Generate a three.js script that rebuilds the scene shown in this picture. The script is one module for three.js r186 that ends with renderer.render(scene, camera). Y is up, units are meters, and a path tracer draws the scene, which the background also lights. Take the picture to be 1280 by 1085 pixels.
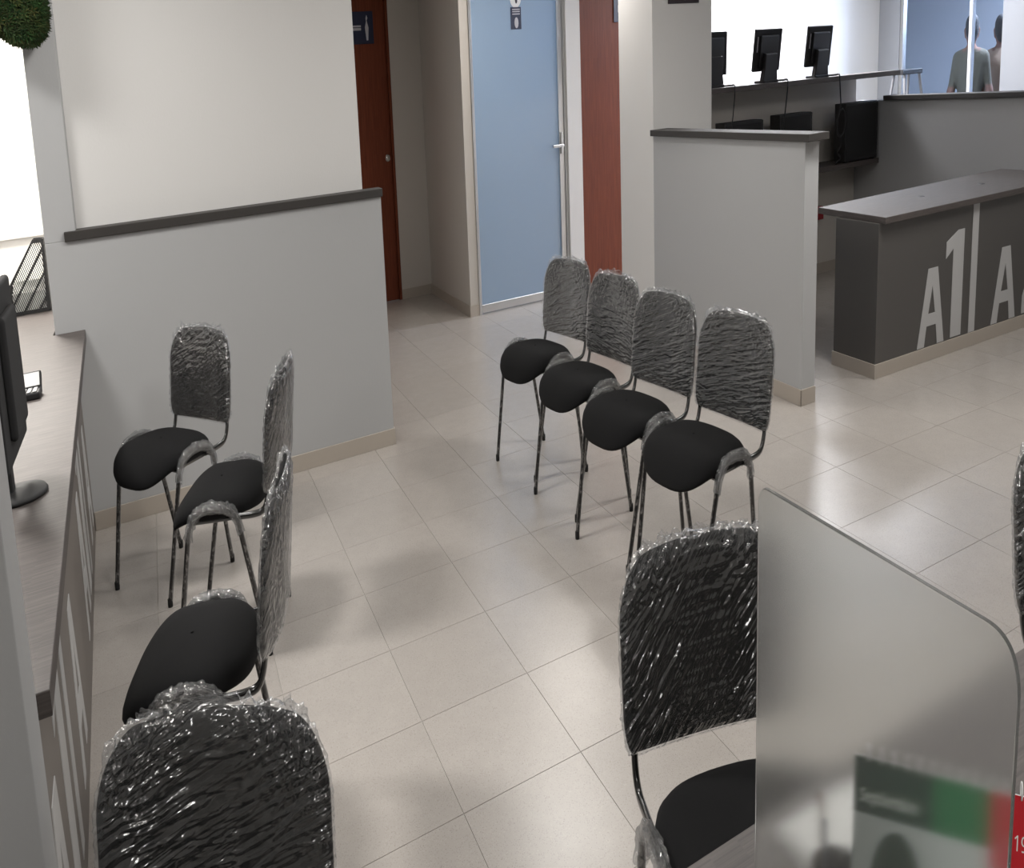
import * as THREE from 'three';
import { RoundedBoxGeometry } from 'three/addons/geometries/RoundedBoxGeometry.js';
import { mergeGeometries, mergeVertices } from 'three/addons/utils/BufferGeometryUtils.js';
import { MarchingCubes } from 'three/addons/objects/MarchingCubes.js';
import { ImprovedNoise } from 'three/addons/math/ImprovedNoise.js';
import { RectAreaLightUniformsLib } from 'three/addons/lights/RectAreaLightUniformsLib.js';

// ------------------------------------------------------------------ camera, light, exposure
const scene = new THREE.Scene();
scene.background = new THREE.Color(0x000000);
const renderer = new THREE.WebGLRenderer({ antialias: true });
renderer.toneMapping = THREE.LinearToneMapping;
renderer.toneMappingExposure = 1.02;
renderer.shadowMap.enabled = true;
RectAreaLightUniformsLib.init();

const camera = new THREE.PerspectiveCamera(2 * Math.atan(542.5 / 1673.8) * 180 / Math.PI, 1280 / 1085, 0.05, 60);
camera.position.set(0, 1.71, 0);
camera.rotation.order = 'YXZ';
camera.rotation.set(-0.23658, 0, -0.0856);
camera.setViewOffset(1280, 1085, 350, 0, 1280, 1085);

// The building's plan: every wall and counter runs along one of two directions, which meet at an oblique angle.
// Plan coordinates: u along the counters' fronts, v into the depth of the hall, h up.
const AU = new THREE.Vector3(0.596, 0, -0.433), AV = new THREE.Vector3(-0.035, 0, -0.856);
const PLAN = new THREE.Matrix4().makeBasis(AU, new THREE.Vector3(0, 1, 0), AV.clone().negate());
const W = (u, v, h = 0) => new THREE.Vector3(u, h, -v).applyMatrix4(PLAN);
const CEIL = 2.8;

// ceiling panels: [u, v, luminance, size, colour, label]
const PANELS = [
  [-1.45, 5.0, 64, 0.62, 0xfffcf8, 'square ceiling light panel over the dark reception counter'],
  [0.9, 5.2, 18, 0.62, 0xfffcf8, 'square ceiling light panel before the grey ledge wall'],
  [1.6, 2.2, 30, 0.62, 0xfffcf8, 'square ceiling light panel over the chairs at the desk'],
  [0.3, -0.9, 34, 0.62, 0xfffcf8, 'added fill light panel behind the desk with the frosted screen'],  // added fill, out of view: brightens the near partition end and film fronts
  [5.7, 4.0, 42, 0.62, 0xfffcf8, 'square ceiling light panel over the aisle beside the low grey wall'],
  [3.4, 6.7, 20, 0.62, 0xfffcf8, 'added fill light panel over the middle of the hall'],  // unseen extra lamp, put in to lift the low grey wall and doors
  [4.6, 8.7, 18, 0.62, 0xfff8f0, 'square ceiling light panel before the frosted glass door'],
  [8.3, 3.2, 26, 0.62, 0xfffcf8, 'square ceiling light panel before the lettered counter'],
  [10.9, 8.5, 13, 0.75, 0xf4f7ff, 'square ceiling light panel over the office behind the bench'],
  [9.1, 9.35, 95, 0.75, 0xfbfbff, 'square ceiling light panel over the monitors on the bench'],
  [-1.3, 8.4, 90, 0.75, 0xfffaf2, 'square ceiling light panel in the bright back room'],
  [14.3, 8.3, 125, 0.75, 0xdfeaff, 'square ceiling light panel in the room behind clear glass'],
  [4.7, 11.2, 34, 0.62, 0xe6f0ff, 'added backlight panel in the unseen room behind the blue door'],  // added lamp, out of view: lights the blue glass from behind
];

// ------------------------------------------------------------------ helpers
let seed = 20240917;
const rnd = () => { seed = (seed + 0x6D2B79F5) | 0; let t = Math.imul(seed ^ (seed >>> 15), 1 | seed); t = (t + Math.imul(t ^ (t >>> 7), 61 | t)) ^ t; return ((t ^ (t >>> 14)) >>> 0) / 4294967296; };
const perlin = new ImprovedNoise();
const noise = (x, y, z) => perlin.noise(x, y, z);
const fbm = (x, y, z, n = 4) => { let s = 0, a = 0.5, f = 1; for (let i = 0; i < n; i++) { s += a * noise(x * f, y * f, z * f + i * 7.3); a *= 0.5; f *= 2.03; } return s; };
const taken = {};
const numbered = (n) => { taken[n] = (taken[n] || 0) + 1; return taken[n] === 1 ? n : `${n}_${String(taken[n] - 1).padStart(3, '0')}`; };

// uv in metres from the plan position, on the face each normal points to
function metric(g) {
  const p = g.attributes.position, n = g.attributes.normal, uv = new Float32Array(p.count * 2);
  for (let i = 0; i < p.count; i++) {
    const ax = Math.abs(n.getX(i)), ay = Math.abs(n.getY(i)), az = Math.abs(n.getZ(i));
    if (ay >= ax && ay >= az) { uv[2 * i] = p.getX(i); uv[2 * i + 1] = p.getZ(i); }
    else if (ax >= az) { uv[2 * i] = p.getZ(i); uv[2 * i + 1] = p.getY(i); }
    else { uv[2 * i] = p.getX(i); uv[2 * i + 1] = p.getY(i); }
  }
  g.setAttribute('uv', new THREE.BufferAttribute(uv, 2));
  return g;
}
// a box from plan extents, with rounded edges when r > 0
function bx(u0, u1, h0, h1, v0, v1, r = 0) {
  const w = u1 - u0, h = h1 - h0, d = v1 - v0;
  const g = r > 0 ? new RoundedBoxGeometry(w, h, d, 2, Math.min(r, w / 2.01, h / 2.01, d / 2.01)) : new THREE.BoxGeometry(w, h, d);
  g.translate((u0 + u1) / 2, (h0 + h1) / 2, -(v0 + v1) / 2);
  return metric(g);
}
// a prism over a plan polygon [[u, v], ...]
function prism(poly, h0, h1, bevel = 0) {
  const s = new THREE.Shape(poly.map(([u, v]) => new THREE.Vector2(u, v)));
  const g = new THREE.ExtrudeGeometry(s, { depth: h1 - h0 - 2 * bevel, bevelEnabled: bevel > 0, bevelThickness: bevel, bevelSize: bevel, bevelOffset: -bevel, bevelSegments: 2 });
  g.rotateX(-Math.PI / 2); g.translate(0, h0 + bevel, 0);
  return metric(g);
}
// a flat outline drawn in (u, h), thickness t towards the viewer from the plane v
function plate(shape, v, t, bevel = 0) {
  const g = new THREE.ExtrudeGeometry(shape, { depth: t - 2 * bevel, bevelEnabled: bevel > 0, bevelThickness: bevel, bevelSize: bevel, bevelOffset: -bevel, bevelSegments: 2, curveSegments: 24 });
  g.translate(0, 0, -v + bevel);
  return g;
}
const V3 = (x, y, z) => new THREE.Vector3(x, y, z);
function tube(points, r, seg = 24, rad = 8, closed = false) {
  return new THREE.TubeGeometry(new THREE.CatmullRomCurve3(points, closed, 'catmullrom', 0.5), seg, r, rad, closed);
}
const lathe = (pts, seg = 28) => new THREE.LatheGeometry(pts.map(([x, y]) => new THREE.Vector2(x, y)), seg);
const join = (gs) => gs.length === 1 ? gs[0] : mergeGeometries(gs.map((g) => g.index ? g.toNonIndexed() : g));
function mesh(name, geo, mat, parent) {
  const g = Array.isArray(geo) ? join(geo) : geo;
  g.applyMatrix4(PLAN);
  const m = new THREE.Mesh(g, mat);
  m.name = name; m.castShadow = m.receiveShadow = true;
  (parent || scene).add(m);
  return m;
}
function thing(name, label, category, u = 0, v = 0, h = 0, group) {
  const o = new THREE.Group(); o.name = numbered(name); o.position.copy(W(u, v, h));
  o.userData = { label, category }; if (group) o.userData.group = group;
  scene.add(o); return o;
}
function single(name, label, category, geo, mat, group) {
  const m = mesh(numbered(name), geo, mat); m.userData = { label, category }; if (group) m.userData.group = group; return m;
}
function struct(name, geo, mat, label) {
  const m = geo ? mesh(name, geo, mat) : new THREE.Group();
  m.name = name; if (!geo) scene.add(m);
  m.userData = { kind: 'structure' }; if (label) m.userData.label = label;
  return m;
}

// ------------------------------------------------------------------ textures and materials
function tex(n, f, srgb, rx = 1, ry = rx, m = n) {
  const d = new Uint8Array(n * m * 4);
  for (let y = 0; y < m; y++) for (let x = 0; x < n; x++) {
    const c = f(x / n, y / m, x, y), i = 4 * (y * n + x);
    if (typeof c === 'number') d[i] = d[i + 1] = d[i + 2] = Math.max(0, Math.min(255, c * 255));
    else for (let k = 0; k < 3; k++) d[i + k] = Math.max(0, Math.min(255, c[k] * 255));
    d[i + 3] = 255;
  }
  const t = new THREE.DataTexture(d, n, m); t.wrapS = t.wrapT = THREE.RepeatWrapping; t.magFilter = THREE.LinearFilter; t.minFilter = THREE.LinearMipmapLinearFilter; t.generateMipmaps = true;
  t.repeat.set(rx, ry); if (srgb) t.colorSpace = THREE.SRGBColorSpace; t.needsUpdate = true; return t;
}
// noise that repeats at the edges of the unit square
const wrapN = (x, y, k, z, fx = 1, fy = 1) => {
  const a = x * k * fx, b = y * k * fy, A = k * fx, B = k * fy;
  const n = (p, q) => fbm(p, q, z, 3);
  return (n(a, b) * (1 - x) + n(a - A, b) * x) * (1 - y) + (n(a, b - B) * (1 - x) + n(a - A, b - B) * x) * y;
};
const fine = Array.from({ length: 512 * 512 }, () => rnd());
const tileMap = tex(512, (x, y, i, j) => {
  const a = fine[j * 512 + i], b = fine[(j >> 1) * 512 + (i >> 1)];
  let k = 1 + wrapN(x, y, 6, 1) * 0.04 + (a - 0.5) * 0.05;
  if (b > 0.965) k -= 0.13; if (b < 0.02) k += 0.07;
  return [0.80 * k, 0.775 * k, 0.75 * k];
}, true, 1.4);
const tileRough = tex(256, (x, y) => 0.9 + wrapN(x, y, 8, 4) * 0.1, false, 1.4);
const paintBump = tex(256, (x, y, i, j) => 0.5 + wrapN(x, y, 24, 2) * 0.5 + (fine[j * 512 + i] - 0.5) * 0.15, false, 3);
const grainDark = tex(256, (x, y, i, j) => {
  const g = wrapN(x, y, 5, 9, 1, 14), k = 1 + g * 0.35 + (fine[(j) * 512 + (i >> 4)] - 0.5) * 0.22;
  return [0.315 * k, 0.29 * k, 0.28 * k];
}, true, 0.9, 1.8);
const grainBrown = tex(256, (x, y, i, j) => {
  const g = wrapN(x, y, 5, 17, 12, 1), k = 1 + g * 0.35 + (fine[(j >> 4) * 512 + i] - 0.5) * 0.12;
  return [0.44 * k, 0.235 * k, 0.165 * k];
}, true, 1.1, 0.6);
const fabricBump = tex(256, (x, y, i, j) => 0.5 + 0.25 * Math.sin(i * 1.57) * Math.sin(j * 1.57) + (fine[j * 512 + i] - 0.5) * 0.4, false, 6);
// stretched plastic film: fine ridges pulled along one direction, crossed by crumples
const ridge = (n) => 1 - Math.abs(n) * 2.2;
const filmBump = tex(512, (x, y) => {
  const a = ridge(wrapN(x, y, 3, 31, 1, 9)), b = ridge(wrapN(x, y, 7, 37, 1, 3)), c = wrapN(x, y, 22, 41);
  return 0.25 + 0.42 * a * a * Math.sign(a) + 0.25 * b + 0.18 * c;
}, false, 3.2, 3.2);
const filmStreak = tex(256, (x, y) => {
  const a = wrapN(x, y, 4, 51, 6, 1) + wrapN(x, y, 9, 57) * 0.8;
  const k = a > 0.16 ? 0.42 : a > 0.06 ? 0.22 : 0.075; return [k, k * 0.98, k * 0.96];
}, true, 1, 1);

const std = (o) => new THREE.MeshStandardMaterial(o), phy = (o) => new THREE.MeshPhysicalMaterial(o);
const lin = (r, g, b) => new THREE.Color().setRGB(r, g, b);
const M = {
  white: std({ color: lin(0.74, 0.732, 0.718), roughness: 0.7, bumpMap: paintBump, bumpScale: 0.0006 }),
  cream: std({ color: lin(0.60, 0.565, 0.52), roughness: 0.75, bumpMap: paintBump, bumpScale: 0.0006 }),
  grey: std({ color: lin(0.455, 0.46, 0.465), roughness: 0.62, bumpMap: paintBump, bumpScale: 0.0006 }),
  ceiling: std({ color: lin(0.8, 0.8, 0.79), roughness: 0.9 }),
  grout: std({ color: lin(0.48, 0.455, 0.42), roughness: 0.95 }),
  base: std({ color: lin(0.46, 0.41, 0.355), roughness: 0.4, map: null }),
  dark: std({ color: 0xffffff, map: grainDark, roughness: 0.55 }),
  cap: std({ color: lin(0.04, 0.036, 0.033), roughness: 0.6 }),
  front: std({ color: lin(0.088, 0.083, 0.078), roughness: 0.5 }),
  taupe: std({ color: lin(0.17, 0.15, 0.135), roughness: 0.5 }),
  letter: std({ color: lin(0.52, 0.52, 0.52), roughness: 0.5 }),
  door: phy({ color: 0xffffff, map: grainBrown, roughness: 0.62, specularIntensity: 0.35 }),
  alu: std({ color: lin(0.62, 0.62, 0.61), metalness: 0.85, roughness: 0.38 }),
  chrome: std({ color: lin(0.75, 0.75, 0.74), metalness: 1, roughness: 0.18 }),
  black: std({ color: lin(0.011, 0.011, 0.012), roughness: 0.6 }),
  blackMatte: std({ color: lin(0.012, 0.012, 0.013), roughness: 0.85 }),
  screen: phy({ color: lin(0.008, 0.008, 0.01), roughness: 0.15, clearcoat: 0.6 }),
  silver: std({ color: lin(0.55, 0.55, 0.55), roughness: 0.35, metalness: 0.6 }),
  fabric: phy({ color: lin(0.0065, 0.0065, 0.007), roughness: 1, specularIntensity: 0.5, bumpMap: fabricBump, bumpScale: 0.0006 }),
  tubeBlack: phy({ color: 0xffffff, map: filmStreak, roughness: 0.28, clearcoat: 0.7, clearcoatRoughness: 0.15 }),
  post: phy({ color: lin(0.012, 0.012, 0.012), roughness: 0.25, clearcoat: 0.7, clearcoatRoughness: 0.1 }),
  film: phy({ color: lin(0.90, 0.91, 0.92), transmission: 0.978, thickness: 0, roughness: 0.17, bumpMap: filmBump, bumpScale: 0.009, ior: 1.95, side: THREE.DoubleSide }),
  sleeve: phy({ color: lin(0.75, 0.76, 0.77), transmission: 0.88, thickness: 0, roughness: 0.16, bumpMap: filmBump, bumpScale: 0.008, ior: 1.8, side: THREE.DoubleSide }),
  ladder: std({ color: lin(0.2, 0.2, 0.21), roughness: 0.5 }),
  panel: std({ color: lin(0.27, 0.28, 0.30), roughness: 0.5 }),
  rubber: std({ color: lin(0.01, 0.01, 0.01), roughness: 0.85 }),
  blueGlass: phy({ color: lin(0.48, 0.62, 0.77), transmission: 0.45, thickness: 0, roughness: 0.35, clearcoat: 0.6, clearcoatRoughness: 0.05, ior: 1.5 }),
  clearGlass: phy({ color: lin(0.87, 0.92, 0.98), transmission: 1, thickness: 0, roughness: 0.0, ior: 1.5, specularIntensity: 0.14 }),
  acrylic: phy({ color: lin(0.95, 0.97, 0.96), transmission: 0.95, thickness: 0.006, roughness: 0.145, ior: 1.3 }),
  acrylicEdge: phy({ color: lin(0.62, 0.72, 0.70), transmission: 0.5, thickness: 0, roughness: 0.25 }),
  blueWall: std({ color: lin(0.66, 0.71, 0.79), roughness: 0.8 }),
  navy: std({ color: lin(0.020, 0.026, 0.060), roughness: 0.5 }),
  icon: std({ color: lin(0.5, 0.5, 0.54), roughness: 0.5 }),
  signWhite: std({ color: lin(0.8, 0.8, 0.8), roughness: 0.5 }),
  signDark: std({ color: lin(0.03, 0.02, 0.024), roughness: 0.5 }),
  red: std({ color: lin(0.33, 0.012, 0.02), roughness: 0.45 }),
  paper: std({ color: lin(0.75, 0.75, 0.74), roughness: 0.85 }),
};
const tileMats = [1, 0.985, 1.015, 0.97].map((k) => phy({ color: lin(0.72 * k, 0.715 * k, 0.71 * k), map: tileMap, roughness: 0.27, roughnessMap: tileRough, ior: 1.5 }));

// ------------------------------------------------------------------ floor: tiles with recessed joints
{
  const fl = struct('floor', null); fl.userData.label = 'polished beige speckled floor tiles with thin joints';
  mesh('grout_bed', bx(-4.2, 18, -0.15, -0.0025, -3.2, 13), M.grout, fl);
  const T = 0.6, J = 0.0024, U0 = 0.985, V0 = 2.946;
  const shapes = tileMats.map((_, k) => {
    const g = new RoundedBoxGeometry(T - J, 0.012, T - J, 1, 0.0008); metric(g);
    const uv = g.attributes.uv; for (let i = 0; i < uv.count; i++) uv.setXY(i, uv.getX(i) + k * 0.37, uv.getY(i) + k * 0.61);
    g.applyMatrix4(PLAN); return g;
  });
  const seen = (u, v) => v > 1.2 && v < 11.9 && u > -1.0 && u < Math.min(9.3, 1.55 * v + 0.4) && !(v > 7.1 && (u < 1.6 || u > 6.1)) && !(v > 6 && u > 9.2);
  let n = 0; const rest = [];
  for (let i = -9; i < 29; i++) for (let j = -10; j < 17; j++) {
    const u = U0 + (i + 0.5) * T, v = V0 + (j + 0.5) * T;
    if (u < -4.1 || u > 17.9 || v < -3.1 || v > 12.9) continue;
    const k = Math.floor(rnd() * 4);
    if (seen(u, v) && n < 298) {
      const t = new THREE.Mesh(shapes[k], tileMats[k]); n++; t.name = `tile_${String(n).padStart(3, '0')}`;
      t.position.copy(W(u, v, -0.006)); t.castShadow = t.receiveShadow = true; fl.add(t);
    } else { const g = new THREE.BoxGeometry(T - J, 0.012, T - J); g.translate(u, -0.006, -v); rest.push(metric(g)); }
  }
  const r = mesh('outlying_tiles', join(rest), tileMats[0], fl); r.userData.kind = 'stuff';
}

// ------------------------------------------------------------------ room shell
struct('ceiling', bx(-4.2, 18.1, CEIL, CEIL + 0.12, -3.3, 13.2), M.ceiling);
struct('wall_front', bx(-4.2, 18.1, 0, CEIL, -3.3, -3.15), M.white);
struct('wall_left', bx(-4.35, -4.2, 0, CEIL, -3.3, 13.2), M.white);
struct('wall_far_back', bx(-4.2, 18.1, 0, CEIL, 13.0, 13.2), M.white);
struct('wall_far_right', bx(18, 18.15, 0, CEIL, -3.3, 13.2), M.white);

// ledge wall: a thick grey half wall with a dark cap, the white wall set back above it, a full-height pier at its end
const WF = 6.79;
struct('wall_ledge_lower', bx(-0.762, 1.773, 0, 1.245, WF, 7.06, 0.004), M.grey, 'light grey half wall under the dark ledge');
struct('wall_ledge_pier', bx(-0.762, -0.56, 1.245, CEIL, WF, 7.06, 0.003), M.grey, 'light grey pier beside the recessed white wall');
struct('wall_ledge_upper', bx(-0.56, 1.64, 1.24, CEIL, WF + 0.11, 7.06, 0.003), M.white, 'white wall set back above the dark ledge');
struct('trim_1', bx(-0.633, 1.785, 1.243, 1.283, WF - 0.022, WF + 0.112, 0.004), M.cap, 'dark ledge cap on the grey half wall');
struct('baseboard_ledge', bx(-0.64, 1.783, 0, 0.083, WF - 0.012, WF, 0.002), M.base);
struct('baseboard_ledge_end', bx(1.773, 1.785, 0, 0.083, WF, 7.06, 0.002), M.base);
// bright back room at the far left
struct('wall_back_room', bx(-4.2, 1.62, 0, CEIL, 9.7, 9.85), M.white, 'brightly lit white wall of the back room');
struct('wall_back_room_side', bx(1.40, 1.60, 0, CEIL, 7.06, 11.77), M.white);
// corridor with the dark brown door
struct('wall_corridor_end', bx(3.325, 3.9, 0, CEIL, 11.77, 11.92), M.cream);
struct('wall_corridor_left', bx(1.40, 2.36, 0, CEIL, 11.77, 11.92), M.cream);
struct('wall_corridor_lintel', bx(2.36, 3.325, 2.55, CEIL, 11.77, 11.92), M.cream);
struct('wall_corridor_side', bx(3.82, 3.95, 0, CEIL, 10.06, 11.77, 0.003), M.cream, 'cream wall between the corridor and the blue glass door');
struct('baseboard_corridor_end', bx(3.33, 3.81, 0, 0.085, 11.758, 11.77), M.base);
struct('baseboard_corridor_side', bx(3.808, 3.82, 0, 0.085, 10.05, 11.77), M.base);
struct('baseboard_corridor_jamb', bx(3.82, 3.95, 0, 0.085, 10.048, 10.06), M.base);
struct('wall_glass_lintel', bx(3.95, 5.43, 2.6, CEIL, 10.06, 10.2), M.white);
struct('wall_door_jamb', bx(5.43, 5.665, 0, CEIL, 10.02, 10.2), M.white);
struct('wall_door_lintel', bx(5.665, 6.6, 2.6, CEIL, 10.06, 10.2), M.white);
struct('wall_back', bx(6.6, 12.1, 0, CEIL, 10.06, 10.2), M.white, 'brightly lit white wall behind the monitors');
struct('wall_glass_room_back', bx(3.95, 6.6, 0, CEIL, 12.6, 12.75), M.white);
// pier and low grey wall beside the chairs
struct('wall_pier', bx(5.19, 6.045, 0, CEIL, 7.5, 8.22, 0.004), M.white, 'white pier at the end of the low grey wall');
struct('wall_low_grey', bx(5.19, 5.36, 0, 1.328, 5.13, 7.5, 0.004), M.grey, 'low grey partition wall between chairs and counter');
struct('trim_2', bx(5.145, 5.40, 1.328, 1.366, 5.05, 7.5, 0.004), M.cap, 'dark cap on the low grey partition wall');
struct('baseboard_low_grey', bx(5.178, 5.19, 0, 0.085, 5.118, 7.5, 0.002), M.base);
struct('baseboard_low_grey_end', bx(5.178, 5.36, 0, 0.085, 5.118, 5.13, 0.002), M.base);
struct('baseboard_pier', bx(5.178, 5.19, 0, 0.085, 7.5, 8.22, 0.002), M.base);
// half wall at the end of the lettered counter
struct('wall_right_half', bx(9.5, 9.65, 0, 1.355, 3.6, 8.4, 0.003), M.grey, 'grey half wall behind the lettered counter');
struct('trim_3', bx(9.46, 9.69, 1.355, 1.392, 3.58, 7.86, 0.004), M.cap, 'dark cap on the half wall behind the lettered counter');
// glass wall on the far right
struct('wall_right', bx(11.95, 12.1, 0, CEIL, 9.62, 10.06), M.panel, 'white corner pier beside the glass wall');
struct('wall_right_panel', bx(11.95, 12.1, 0, CEIL, 3.0, 7.735), M.panel, 'white panel beside the glass wall');
{
  const w = struct('window_1', null, null, 'clear glass wall with slim white posts before two people');
  mesh('pane', bx(12.0, 12.008, 0.05, CEIL - 0.02, 8.30, 9.56), M.clearGlass, w);
  mesh('pane', bx(12.0, 12.008, 0.05, CEIL - 0.02, 7.735, 8.26), M.clearGlass, w);
  mesh('window_post', bx(11.96, 12.05, 0, CEIL, 9.555, 9.62, 0.004), M.alu, w);
  mesh('window_post', bx(11.96, 12.05, 0, CEIL, 8.255, 8.305, 0.004), M.signWhite, w);
  mesh('bottom_rail', bx(11.96, 12.05, 0, 0.05, 7.735, 9.62, 0.004), M.alu, w);
}
struct('wall_blue_room', bx(15.6, 15.75, 0, CEIL, 3.0, 13.0), M.blueWall, 'pale blue wall of the room behind the glass');
// partition end right beside the camera
struct('wall_near_stub', bx(-2.4, -0.362, 0, CEIL, 1.98, 2.12, 0.004), M.grey, 'pale grey partition end before the dark counter');

// ------------------------------------------------------------------ ceiling light panels
for (const [u, v, lum, size, col, label] of PANELS) {
  const t = thing('ceiling_light', label, 'light', u, v, CEIL - 0.012, 'square ceiling light panels');
  const a = size / 2;
  mesh('frame', [bx(-a - 0.02, a + 0.02, -0.012, 0.012, -a - 0.02, -a), bx(-a - 0.02, a + 0.02, -0.012, 0.012, a, a + 0.02), bx(-a - 0.02, -a, -0.012, 0.012, -a, a), bx(a, a + 0.02, -0.012, 0.012, -a, a)], M.signWhite, t);
  mesh('diffuser', bx(-a, a, -0.004, 0.006, -a, a), std({ color: 0xffffff, emissive: col, emissiveIntensity: lum * 0.12, roughness: 0.6 }), t);
  const L = new THREE.RectAreaLight(col, lum, size * 0.74, size * 0.86);
  L.position.set(0, -0.02, 0); L.rotation.x = -Math.PI / 2; L.castShadow = true; t.add(L);
}

// ------------------------------------------------------------------ doors
{
  const d = struct('door_1', null, null, 'dark mahogany door at the corridor end');
  mesh('door_leaf', bx(2.40, 3.285, 0.005, 2.5, 11.785, 11.83, 0.004), M.door, d);
  mesh('door_frame', [bx(3.285, 3.325, 0, 2.55, 11.755, 11.9, 0.004), bx(2.36, 2.40, 0, 2.55, 11.755, 11.9, 0.004), bx(2.36, 3.325, 2.5, 2.55, 11.755, 11.9, 0.004)], M.door, d);
  const k = lathe([[0, 0], [0.03, 0], [0.031, 0.008], [0.014, 0.014], [0.012, 0.03], [0.024, 0.036], [0.03, 0.05], [0.024, 0.062], [0, 0.065]], 20);
  k.rotateX(Math.PI / 2); k.translate(3.215, 1.21, -11.785);
  mesh('door_knob', k, M.chrome, d);
}
{
  const d = struct('door_2', null, null, 'reddish brown door beside the white pier');
  mesh('door_leaf', bx(5.70, 6.56, 0.005, 2.55, 10.075, 10.12, 0.004), M.door, d);
  mesh('door_frame', [bx(5.665, 5.70, 0, 2.6, 10.06, 10.18), bx(6.56, 6.6, 0, 2.6, 10.06, 10.18), bx(5.665, 6.6, 2.55, 2.6, 10.06, 10.18)], M.door, d);
}
{
  const d = struct('door_3', null, null, 'pale blue frosted glass door in an aluminium frame');
  mesh('door_frame', [bx(3.95, 3.99, 0, 2.6, 10.04, 10.12, 0.004), bx(5.385, 5.43, 0, 2.6, 10.04, 10.12, 0.004), bx(3.99, 5.385, 2.555, 2.6, 10.04, 10.12, 0.004)], M.alu, d);
  mesh('stile', bx(5.30, 5.38, 0.012, 2.55, 10.05, 10.09, 0.004), M.alu, d);
  mesh('bottom_rail', bx(3.995, 5.30, 0.012, 0.075, 10.05, 10.09, 0.004), M.alu, d);
  mesh('pane', bx(3.99, 5.30, 0.075, 2.55, 10.066, 10.074), M.blueGlass, d);
  const h = mesh('door_handle', [bx(5.325, 5.355, 1.15, 1.32, 10.035, 10.052, 0.004), bx(5.17, 5.35, 1.205, 1.228, 9.985, 10.005, 0.006), bx(5.328, 5.35, 1.205, 1.228, 9.99, 10.04, 0.004)], M.alu, d);
  h.userData.label = 'grey lever handle';
}

// signs: a plate with raised print
const sh = (pts) => new THREE.Shape(pts.map(([x, y]) => new THREE.Vector2(x, y)));
const rect = (x0, y0, x1, y1) => sh([[x0, y0], [x1, y0], [x1, y1], [x0, y1]]);
const oval = (x, y, a, b) => { const s = new THREE.Shape(); s.absellipse(x, y, a, b, 0, Math.PI * 2); return s; };
const figure = (x, y, s) => [oval(x, y + 0.085 * s, 0.014 * s, 0.014 * s), sh([[x - 0.026 * s, y + 0.065 * s], [x + 0.026 * s, y + 0.065 * s], [x + 0.03 * s, y - 0.01 * s], [x + 0.014 * s, y - 0.02 * s], [x + 0.011 * s, y - 0.1 * s], [x - 0.011 * s, y - 0.1 * s], [x - 0.014 * s, y - 0.02 * s], [x - 0.03 * s, y - 0.01 * s]])];
{
  const t = thing('door_sign', 'dark blue sign with pale figure on the dark mahogany door', 'sign', 2.95, 11.784, 2.27, 'room signs');
  mesh('plate', bx(-0.19, 0.155, -0.128, 0.128, -0.006, 0, 0.002), M.navy, t);
  const f = new THREE.Shape([[0.045, -0.1], [0.07, -0.1], [0.083, 0.0], [0.06, 0.055], [0.075, 0.075], [0.06, 0.1], [0.045, 0.075], [0.05, 0.05], [0.03, 0.0]].map(([x, y]) => new THREE.Vector2(x, y)));
  mesh('pictogram', plate(f, -0.006, 0.002), M.icon, t);
  mesh('lettering', [plate(rect(-0.17, -0.02, -0.03, 0.0), -0.006, 0.002), plate(rect(-0.15, 0.006, -0.03, 0.02), -0.006, 0.002)], M.icon, t);
}
{
  const t = thing('door_sign', 'small dark sign under a white disc on the blue glass door', 'sign', 4.67, 10.066, 2.205, 'room signs');
  mesh('plate', bx(-0.08, 0.08, -0.078, 0.085, -0.005, 0, 0.002), M.navy, t);
  mesh('pictogram', plate(oval(0.005, -0.03, 0.03, 0.04), -0.005, 0.002), M.icon, t);
  mesh('lettering', [0.03, 0.048, 0.064].map((y) => plate(rect(-0.055, y, 0.06, y + 0.008), -0.005, 0.002)), M.icon, t);
  const disc = mesh('disc', plate(oval(0, 0.15, 0.085, 0.07), 0, 0.004), M.signWhite, t);
  mesh('disc_mark', plate(oval(0.01, 0.14, 0.018, 0.03), -0.004, 0.002), M.signDark, disc);
}
{
  const t = thing('door_sign', 'dark sign with pale print on the reddish brown door', 'sign', 6.37, 10.074, 2.27, 'room signs');
  mesh('plate', bx(-0.09, 0.09, -0.125, 0.13, -0.006, 0, 0.002), M.navy, t);
  mesh('pictogram', figure(0.0, -0.04, 0.7).map((s) => plate(s, -0.006, 0.002)), M.icon, t);
  mesh('lettering', [0.05, 0.07, 0.09].map((y) => plate(rect(-0.06, y, 0.06, y + 0.01), -0.006, 0.002)), M.icon, t);
}
single('wall_sign', 'dark sign mounted high on the white pier', 'sign', bx(5.41, 5.85, 2.128, 2.36, 7.49, 7.499, 0.002), M.signDark);

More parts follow.
